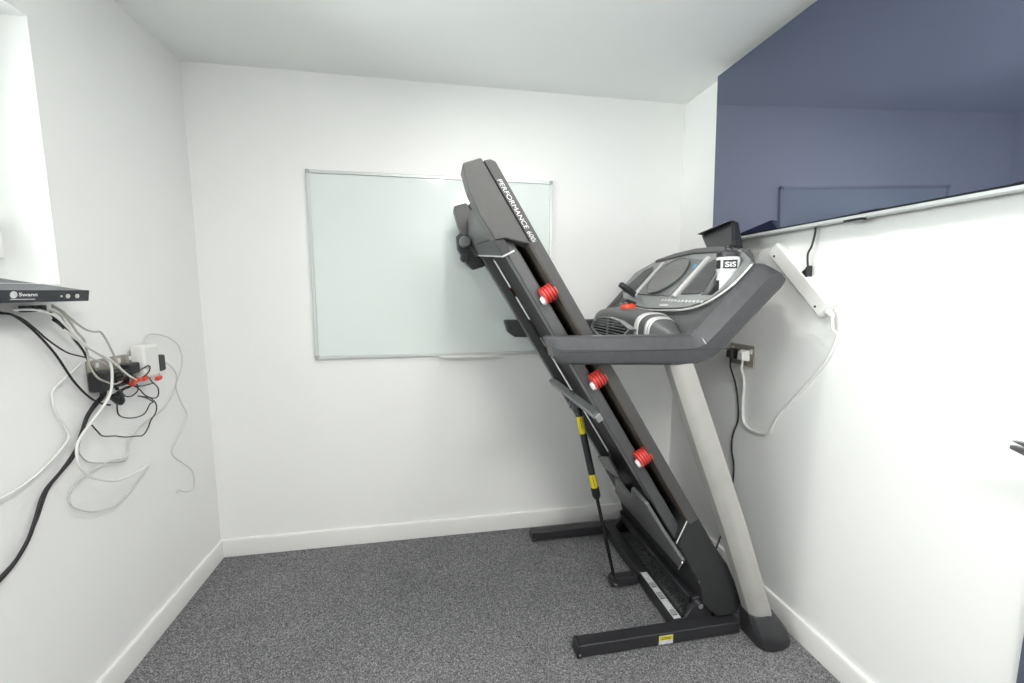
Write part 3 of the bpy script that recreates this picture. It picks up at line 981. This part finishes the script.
# ================================================================ leads on the right wall
CAB = {
    'b_thick': [(0.02, -1.07, 0.616), (0.02, -1.041, 0.621), (0.02, -1.001, 0.641), (0.02, -0.961, 0.677), (0.02, -0.935, 0.718), (0.02, -0.901, 0.777), (0.02, -0.853, 0.807), (0.02, -0.798, 0.839), (0.02, -0.766, 0.889), (0.02, -0.728, 0.943), (0.02, -0.689, 0.971), (0.02, -0.658, 0.989), (0.02, -0.646, 1.013)],
    'b_thick2': [(0.012, -1.06, 0.62), (0.012, -1.029, 0.624), (0.012, -0.986, 0.643), (0.012, -0.945, 0.682), (0.012, -0.916, 0.72), (0.012, -0.882, 0.774), (0.012, -0.835, 0.809), (0.012, -0.782, 0.849), (0.012, -0.75, 0.896), (0.012, -0.725, 0.939), (0.012, -0.689, 0.971), (0.012, -0.658, 0.989), (0.012, -0.646, 1.013)],
    'b_dvr': [(0.028, -0.983, 1.277), (0.028, -0.955, 1.273), (0.028, -0.925, 1.264), (0.028, -0.88, 1.224), (0.028, -0.824, 1.151), (0.028, -0.777, 1.066), (0.028, -0.731, 1.007), (0.028, -0.688, 0.973), (0.028, -0.649, 0.956)],
    'b_dvr2': [(0.036, -0.989, 1.272), (0.036, -0.95, 1.27), (0.036, -0.916, 1.256), (0.036, -0.88, 1.224), (0.036, -0.852, 1.195), (0.036, -0.799, 1.153), (0.036, -0.753, 1.134), (0.036, -0.725, 1.124)],
    'b_short': [(0.045, -0.845, 1.27), (0.045, -0.833, 1.25), (0.045, -0.813, 1.235), (0.045, -0.796, 1.216), (0.045, -0.776, 1.185), (0.045, -0.755, 1.156), (0.045, -0.739, 1.12), (0.045, -0.724, 1.089), (0.045, -0.693, 1.055), (0.045, -0.651, 1.033), (0.045, -0.62, 1.033)],
    'b_t1': [(0.062, -0.648, 1.052), (0.062, -0.606, 1.057), (0.062, -0.558, 1.052), (0.062, -0.51, 1.061), (0.062, -0.495, 1.054), (0.062, -0.509, 1.035), (0.062, -0.552, 1.025), (0.062, -0.589, 1.04), (0.062, -0.627, 1.041)],
    'b_t2': [(0.056, -0.638, 1.023), (0.056, -0.602, 1.015), (0.056, -0.557, 0.991), (0.056, -0.526, 0.958), (0.056, -0.486, 0.937), (0.056, -0.458, 0.938), (0.056, -0.453, 0.967), (0.056, -0.483, 0.997), (0.056, -0.517, 1.019)],
    'b_t3': [(0.05, -0.664, 0.989), (0.05, -0.632, 1.002), (0.05, -0.595, 1.0), (0.05, -0.555, 1.005), (0.05, -0.549, 0.982), (0.05, -0.581, 0.969), (0.05, -0.613, 0.977), (0.05, -0.623, 1.0), (0.05, -0.585, 1.005), (0.05, -0.527, 0.992), (0.05, -0.462, 0.989)],
    'b_t4': [(0.04, -0.637, 0.956), (0.04, -0.637, 0.925), (0.04, -0.621, 0.907), (0.04, -0.585, 0.892), (0.04, -0.547, 0.885), (0.04, -0.51, 0.888), (0.04, -0.479, 0.914), (0.04, -0.462, 0.917), (0.04, -0.497, 0.941), (0.04, -0.536, 0.958)],
    'b_t5': [(0.028, -0.729, 0.914), (0.028, -0.712, 0.889), (0.028, -0.692, 0.866), (0.028, -0.643, 0.849), (0.028, -0.599, 0.83), (0.028, -0.543, 0.814), (0.028, -0.512, 0.807), (0.028, -0.483, 0.824), (0.028, -0.463, 0.848), (0.028, -0.431, 0.87), (0.028, -0.426, 0.9), (0.028, -0.456, 0.931)],
    'w_thick': [(0.066, -0.837, 1.22), (0.066, -0.795, 1.187), (0.066, -0.739, 1.144), (0.066, -0.692, 1.112), (0.066, -0.681, 1.084), (0.066, -0.686, 1.04), (0.066, -0.699, 1.004), (0.066, -0.733, 0.971), (0.066, -0.782, 0.938), (0.066, -0.82, 0.911), (0.066, -0.842, 0.883), (0.066, -0.843, 0.832), (0.066, -0.822, 0.796), (0.066, -0.793, 0.766), (0.066, -0.711, 0.722), (0.066, -0.61, 0.71), (0.066, -0.553, 0.711)],
    'w_grey': [(0.014, -0.765, 0.864), (0.014, -0.768, 0.84), (0.014, -0.74, 0.8), (0.014, -0.676, 0.77), (0.014, -0.593, 0.743), (0.014, -0.574, 0.757)],
    'w_charger': [(0.024, -0.449, 1.13), (0.024, -0.443, 1.155), (0.024, -0.414, 1.167), (0.024, -0.351, 1.157), (0.024, -0.291, 1.135), (0.024, -0.242, 1.096), (0.024, -0.231, 1.032), (0.024, -0.26, 0.98), (0.024, -0.288, 0.935), (0.024, -0.264, 0.865), (0.024, -0.231, 0.795), (0.024, -0.29, 0.74), (0.024, -0.351, 0.693), (0.024, -0.343, 0.657), (0.024, -0.282, 0.601), (0.024, -0.231, 0.548), (0.024, -0.224, 0.494), (0.024, -0.236, 0.468), (0.024, -0.28, 0.476), (0.024, -0.332, 0.506)],
    'w_loop': [(0.017, -0.372, 1.058), (0.017, -0.313, 1.036), (0.017, -0.267, 0.986), (0.017, -0.282, 0.93), (0.017, -0.335, 0.885), (0.017, -0.401, 0.858), (0.017, -0.511, 0.838), (0.017, -0.567, 0.801), (0.017, -0.588, 0.755), (0.017, -0.668, 0.77), (0.017, -0.736, 0.768), (0.017, -0.791, 0.758), (0.017, -0.821, 0.732), (0.017, -0.815, 0.691), (0.017, -0.754, 0.643), (0.017, -0.698, 0.623), (0.017, -0.651, 0.615), (0.017, -0.587, 0.63), (0.017, -0.538, 0.652), (0.017, -0.474, 0.682)],
    'w_left': [(0.022, -0.73, 1.11), (0.022, -0.776, 1.085), (0.022, -0.827, 1.057), (0.022, -0.842, 1.035), (0.022, -0.837, 0.987), (0.022, -0.812, 0.932), (0.022, -0.805, 0.905), (0.022, -0.825, 0.883), (0.022, -0.874, 0.855), (0.022, -0.917, 0.836), (0.022, -0.97, 0.822), (0.022, -1.016, 0.818), (0.022, -1.045, 0.815)],
    'w_tan': [(0.052, -0.846, 1.289), (0.052, -0.817, 1.272), (0.052, -0.795, 1.252), (0.052, -0.749, 1.216), (0.052, -0.714, 1.203), (0.052, -0.688, 1.2), (0.052, -0.667, 1.169), (0.052, -0.646, 1.124), (0.052, -0.628, 1.082), (0.052, -0.608, 1.044)],
    'w_tan2': [(0.058, -0.854, 1.284), (0.058, -0.831, 1.272), (0.058, -0.803, 1.24), (0.058, -0.784, 1.209), (0.058, -0.763, 1.183), (0.058, -0.757, 1.147), (0.058, -0.752, 1.103), (0.058, -0.731, 1.065), (0.058, -0.698, 1.043), (0.058, -0.662, 1.028), (0.058, -0.631, 1.032)],
    'w_mid': [(0.032, -0.891, 1.28), (0.032, -0.852, 1.276), (0.032, -0.802, 1.263), (0.032, -0.783, 1.227), (0.032, -0.765, 1.186), (0.032, -0.738, 1.151), (0.032, -0.706, 1.121), (0.032, -0.667, 1.102), (0.032, -0.637, 1.08)],
    'w_plug': [(0.072, -0.977, 1.281), (0.072, -0.922, 1.279), (0.072, -0.867, 1.26), (0.072, -0.831, 1.225), (0.072, -0.799, 1.189), (0.072, -0.754, 1.152), (0.072, -0.7, 1.119), (0.072, -0.655, 1.079), (0.072, -0.623, 1.05), (0.072, -0.588, 1.026)],
    'white_cable': [(2.419, -0.58, 1.003), (2.419, -0.574, 0.938), (2.419, -0.576, 0.847), (2.419, -0.583, 0.767), (2.419, -0.605, 0.737), (2.419, -0.66, 0.728), (2.419, -0.726, 0.742), (2.419, -0.75, 0.775), (2.419, -0.78, 0.839), (2.419, -0.82, 0.89), (2.419, -0.893, 0.986), (2.419, -0.955, 1.072), (2.419, -0.984, 1.129), (2.419, -0.997, 1.183), (2.419, -0.999, 1.237)],
    'black_cable': [(2.424, -0.509, 1.009), (2.424, -0.525, 0.905), (2.424, -0.544, 0.839), (2.424, -0.553, 0.748), (2.424, -0.527, 0.668), (2.424, -0.526, 0.596), (2.424, -0.546, 0.531), (2.424, -0.547, 0.444), (2.424, -0.534, 0.354)],
    'tv_cable': [(2.414, -0.891, 1.574), (2.414, -0.891, 1.529), (2.414, -0.883, 1.488), (2.414, -0.865, 1.458), (2.414, -0.854, 1.437)],
    'sh': [(2.439, -0.483, 1.084)],
}


def cable(key, r, m, name, label, extra=None, pre=None, cat='cable'):
    p = list(pre or []) + list(CAB[key]) + list(extra or [])
    return tag(G().tube(p, r, 8, sub=5).build(name, M[m]), label, cat)


wc = list(CAB['white_cable'])
tag(G().tube([(W - 0.029, -0.585, 1.006), (W - 0.03, -0.584, 0.99)] + [(W - 0.006, p[1], p[2]) for p in wc[1:]][:-1] + [(W - 0.018, -0.990, 1.20), (W - 0.018, -0.982, 1.246)], 0.0055, 10).build('extension_lead', M['whitec']),
    'thick white lead looping from wall socket up to diagonal power strip', 'cable')
bc = list(CAB['black_cable'])
tag(G().tube([(W - 0.029, -0.512, 1.006), (W - 0.03, -0.514, 0.985)] + [(W - 0.006, p[1], p[2]) for p in bc[1:]] + [(W - 0.03, -0.53, 0.20), (2.36, -0.53, 0.08), (2.28, -0.52, 0.04), (2.215, -0.50, 0.03)], 0.0038).build('power_lead', M['blackc']),
    'wavy black lead running down from wall socket behind the treadmill', 'cable')

# ================================================================ video recorder on the window sill
t = thing('video_recorder', (0.0, -1.02, 1.30), 'slim dark video recorder box tilted over the window sill edge', 'recorder')
fxx, fz0 = 0.105, 1.300
ax_ = Vector((-0.987, 0, 0.161))
az_ = Vector((0.161, 0, 0.987))
dy0, dy1 = -1.19, -0.797


def R(d, y, h):
    v = Vector((fxx, y, fz0)) + ax_ * d + az_ * h
    return (v.x, v.y, v.z)


def rbox(d0, d1, y0, y1, h0, h1):
    return G().poly([R(d0, y0, h0), R(d1, y0, h0), R(d1, y1, h0), R(d0, y1, h0)], az_ * (h1 - h0))


rbox(0.008, 0.25, dy0, dy1, 0.001, 0.029).build('case', M['dvr'], t, bevel=0.002)
fp = rbox(0.0, 0.008, dy0 - 0.002, dy1 + 0.002, -0.001, 0.030).build('front_panel', M['frontp'], t, bevel=0.002)
g = G()
g.text('Swann', R(-0.0004, -1.005, 0.015), (0, 1, 0), az_, 0.012, width=0.048, weight=0.02)
g.build('lettering', M['whitetext'], fp)
g = G()
g.poly([R(-0.0004, -1.025, 0.0065), R(-0.0004, -0.962, 0.0065), R(-0.0004, -0.962, 0.0085), R(-0.0004, -1.025, 0.0085)], (0.0003, 0, 0))
g.build('printed_line', M['lgrey'], fp)
G().cyl(R(0, -1.017, 0.0185), R(-0.0012, -1.017, 0.0185), 0.0085).build('emblem', M['paper'], fp)
for k, y in enumerate((-0.868, -0.838)):
    c0, c1 = Vector(R(0, y, 0.014)), Vector(R(-0.002, y, 0.014))
    G().cyl(c0, c1, 0.006, seg=16).build('front_button', M['silver2'], fp)
G().cyl(R(0, -0.888, 0.014), R(-0.002, -0.888, 0.014), 0.0025, seg=10).build('front_button', M['silver2'], fp)
for k in range(3):
    G().box(0.018, 0.034, -0.90 + k * 0.022, -0.884 + k * 0.022, 1.272, 1.289).build('connector', M['black'], t)

# ================================================================ socket cluster on the left wall
t = thing('wall_socket', (0, -0.61, 1.0), 'double wall socket with aged metal plate under the tangle of cables', 'wall socket')
G().box(0, 0.010, -0.690, -0.535, 1.012, 1.108).build('face_plate', M['beige'], t, bevel=0.003)
for y in (-0.66, -0.565):
    G().box(0.010, 0.014, y - 0.006, y + 0.006, 1.083, 1.099).build('switch', M['white'], t, bevel=0.001)
t = thing('wall_socket', (0, -0.46, 1.0), 'single wall socket with aged metal plate behind white charger', 'wall socket')
G().box(0, 0.010, -0.528, -0.428, 1.012, 1.106).build('face_plate', M['beige'], t, bevel=0.003)
G().box(0.010, 0.014, -0.516, -0.504, 1.083, 1.099).build('switch', M['white'], t, bevel=0.001)


def adapter(y0, y1, z0, z1, dep, m, name, label, cat):
    r = thing(name, (0.011, (y0 + y1) / 2, z0), label, cat)
    ym, zm = (y0 + y1) / 2, (z0 + z1) / 2
    def rg(x, k):
        hy, hz = (y1 - y0) / 2 * k, (z1 - z0) / 2 * k
        return [(x, ym - hy, zm - hz), (x, ym + hy, zm - hz), (x, ym + hy, zm + hz), (x, ym - hy, zm + hz)]
    G().loft([rg(0.011, 0.94), rg(0.02, 1.0), rg(0.011 + dep * 0.85, 0.97), rg(0.011 + dep, 0.85)]).build('adapter_body', m, r, bevel=0.004)
    G().cyl((0.03, ym, z0 - 0.012), (0.03, ym, z0 + 0.004), 0.005, seg=12).build('cord_grip', m, r)
    return r


adapter(-0.705, -0.655, 1.010, 1.075, 0.045, M['black'], 'power_adapter', 'black plug-in adapter at left end of the left wall socket', 'adapter')
adapter(-0.650, -0.578, 1.010, 1.066, 0.040, M['dark'], 'power_adapter', 'wider black adapter plugged in under the crossing grey cables', 'adapter')
adapter(-0.572, -0.515, 1.040, 1.078, 0.035, M['black'], 'power_adapter', 'small black adapter just left of tall white charger', 'adapter')
t = adapter(-0.510, -0.425, 1.012, 1.135, 0.045, M['white'], 'phone_charger', 'tall white plug-in charger at right end of the socket cluster', 'charger')
adapter(-0.422, -0.378, 1.022, 1.085, 0.038, M['black'], 'power_plug', 'black plug just right of the tall white charger', 'plug')
t = thing('cable_connector', (0.05, -0.52, 0.99), 'row of red connectors hanging below the white charger', 'connector')
for (y, z, a) in ((-0.60, 1.008, 0.3), (-0.575, 1.018, -0.2), (-0.545, 1.012, 0.1), (-0.47, 0.998, 0.1)):
    G().poly([(0.058, y, z), (0.058, y + 0.022, z + a * 0.02), (0.058, y + 0.022, z + a * 0.02 + 0.014), (0.058, y, z + 0.014)], (0.014, 0, 0)).build('red_boot', M['redp'], t, bevel=0.002)
t = thing('lead_plug', (0.05, -0.65, 0.95), 'small black barrel plug dangling in the cable tangle below the adapters', 'plug')
G().rev((0.052, -0.672, 0.992), (0.050, -0.632, 0.955), [(0, .007), (0.2, .011), (0.8, .011), (1, .006)], 14).build('plug_body', M['black'], t)
G().rev((0.060, -0.650, 1.000), (0.058, -0.640, 0.958), [(0, .006), (0.3, .009), (0.8, .009), (1, .005)], 14).build('plug_body', M['blackc'], t)

cable('b_thick', 0.0046, 'blackc', 'mains_lead', 'thick black lead sweeping down left wall to left picture edge')
cable('b_thick2', 0.0034, 'blackc', 'mains_lead', 'thinner black lead running just above the thick black lead on left wall')
cable('b_dvr', 0.0030, 'blackc', 'recorder_lead', 'black lead curving from under recorder down to the barrel plug')
cable('b_dvr2', 0.0022, 'blackc', 'recorder_lead', 'thin black lead branching from recorder towards top of wall socket')
cable('b_short', 0.0028, 'blackc', 'adapter_lead', 'black lead with thick sleeve dropping steeply to the black adapters')
sl = CAB['b_short']
tag(G().tube(sl[1:4], 0.0075, 10).build('cable_sleeve', M['blackc']), 'short thick black sleeve around lead beneath recorder', 'cable sleeve')
tag(G().tube(list(CAB['b_t1']) + list(CAB['b_t2']) + list(CAB['b_t3']), 0.0021, 8, sub=5).build('tangled_lead', M['blackc']),
    'thin black lead tangled in loops right below the socket adapters', 'cable')
tag(G().tube(list(CAB['b_t4']) + list(CAB['b_t5'])[::-1], 0.0021, 8, sub=5).build('tangled_lead', M['blackc']),
    'thin black lead hanging in two wide shallow loops under the tangle', 'cable')
cable('w_thick', 0.0038, 'whitec', 'network_cable', 'thick white cable falling from recorder and looping low under the tangle')
cable('w_grey', 0.0021, 'tan', 'thin_cable', 'short thin grey cable lying across the low white loop')
cable('w_charger', 0.0022, 'lgrey', 'charger_cable', 'long grey charger cable arching right and hanging down to a plug')
cable('w_loop', 0.0024, 'lgrey', 'white_cable', 'pale grey cable making the lowest wide loop on left wall')
cable('w_left', 0.0030, 'whitec', 'white_cable', 'white cable trailing down left from the socket to picture edge')
cable('w_tan', 0.0028, 'tan', 'network_cable', 'grey cable bowing highest from recorder over to the sockets')
cable('w_tan2', 0.0028, 'tan', 'network_cable', 'grey cable drooping from recorder across front of the adapters')
cable('w_mid', 0.0024, 'lgrey', 'white_cable', 'thin pale cable close to wall between recorder and socket')
cable('w_plug', 0.0030, 'whitec', 'network_cable', 'white cable from below recorder ending at the red connectors')
G_ = CAB['w_charger']
tag(G().rev(Vector(G_[-1]) + Vector((0, -0.018, 0.004)), Vector(G_[-1]) + Vector((0, 0.004, 0)), [(0, .004), (0.3, .005), (1, .004)], 12).build('charger_plug', M['lgrey']),
    'tiny grey plug at the loose end of long charger cable', 'plug')
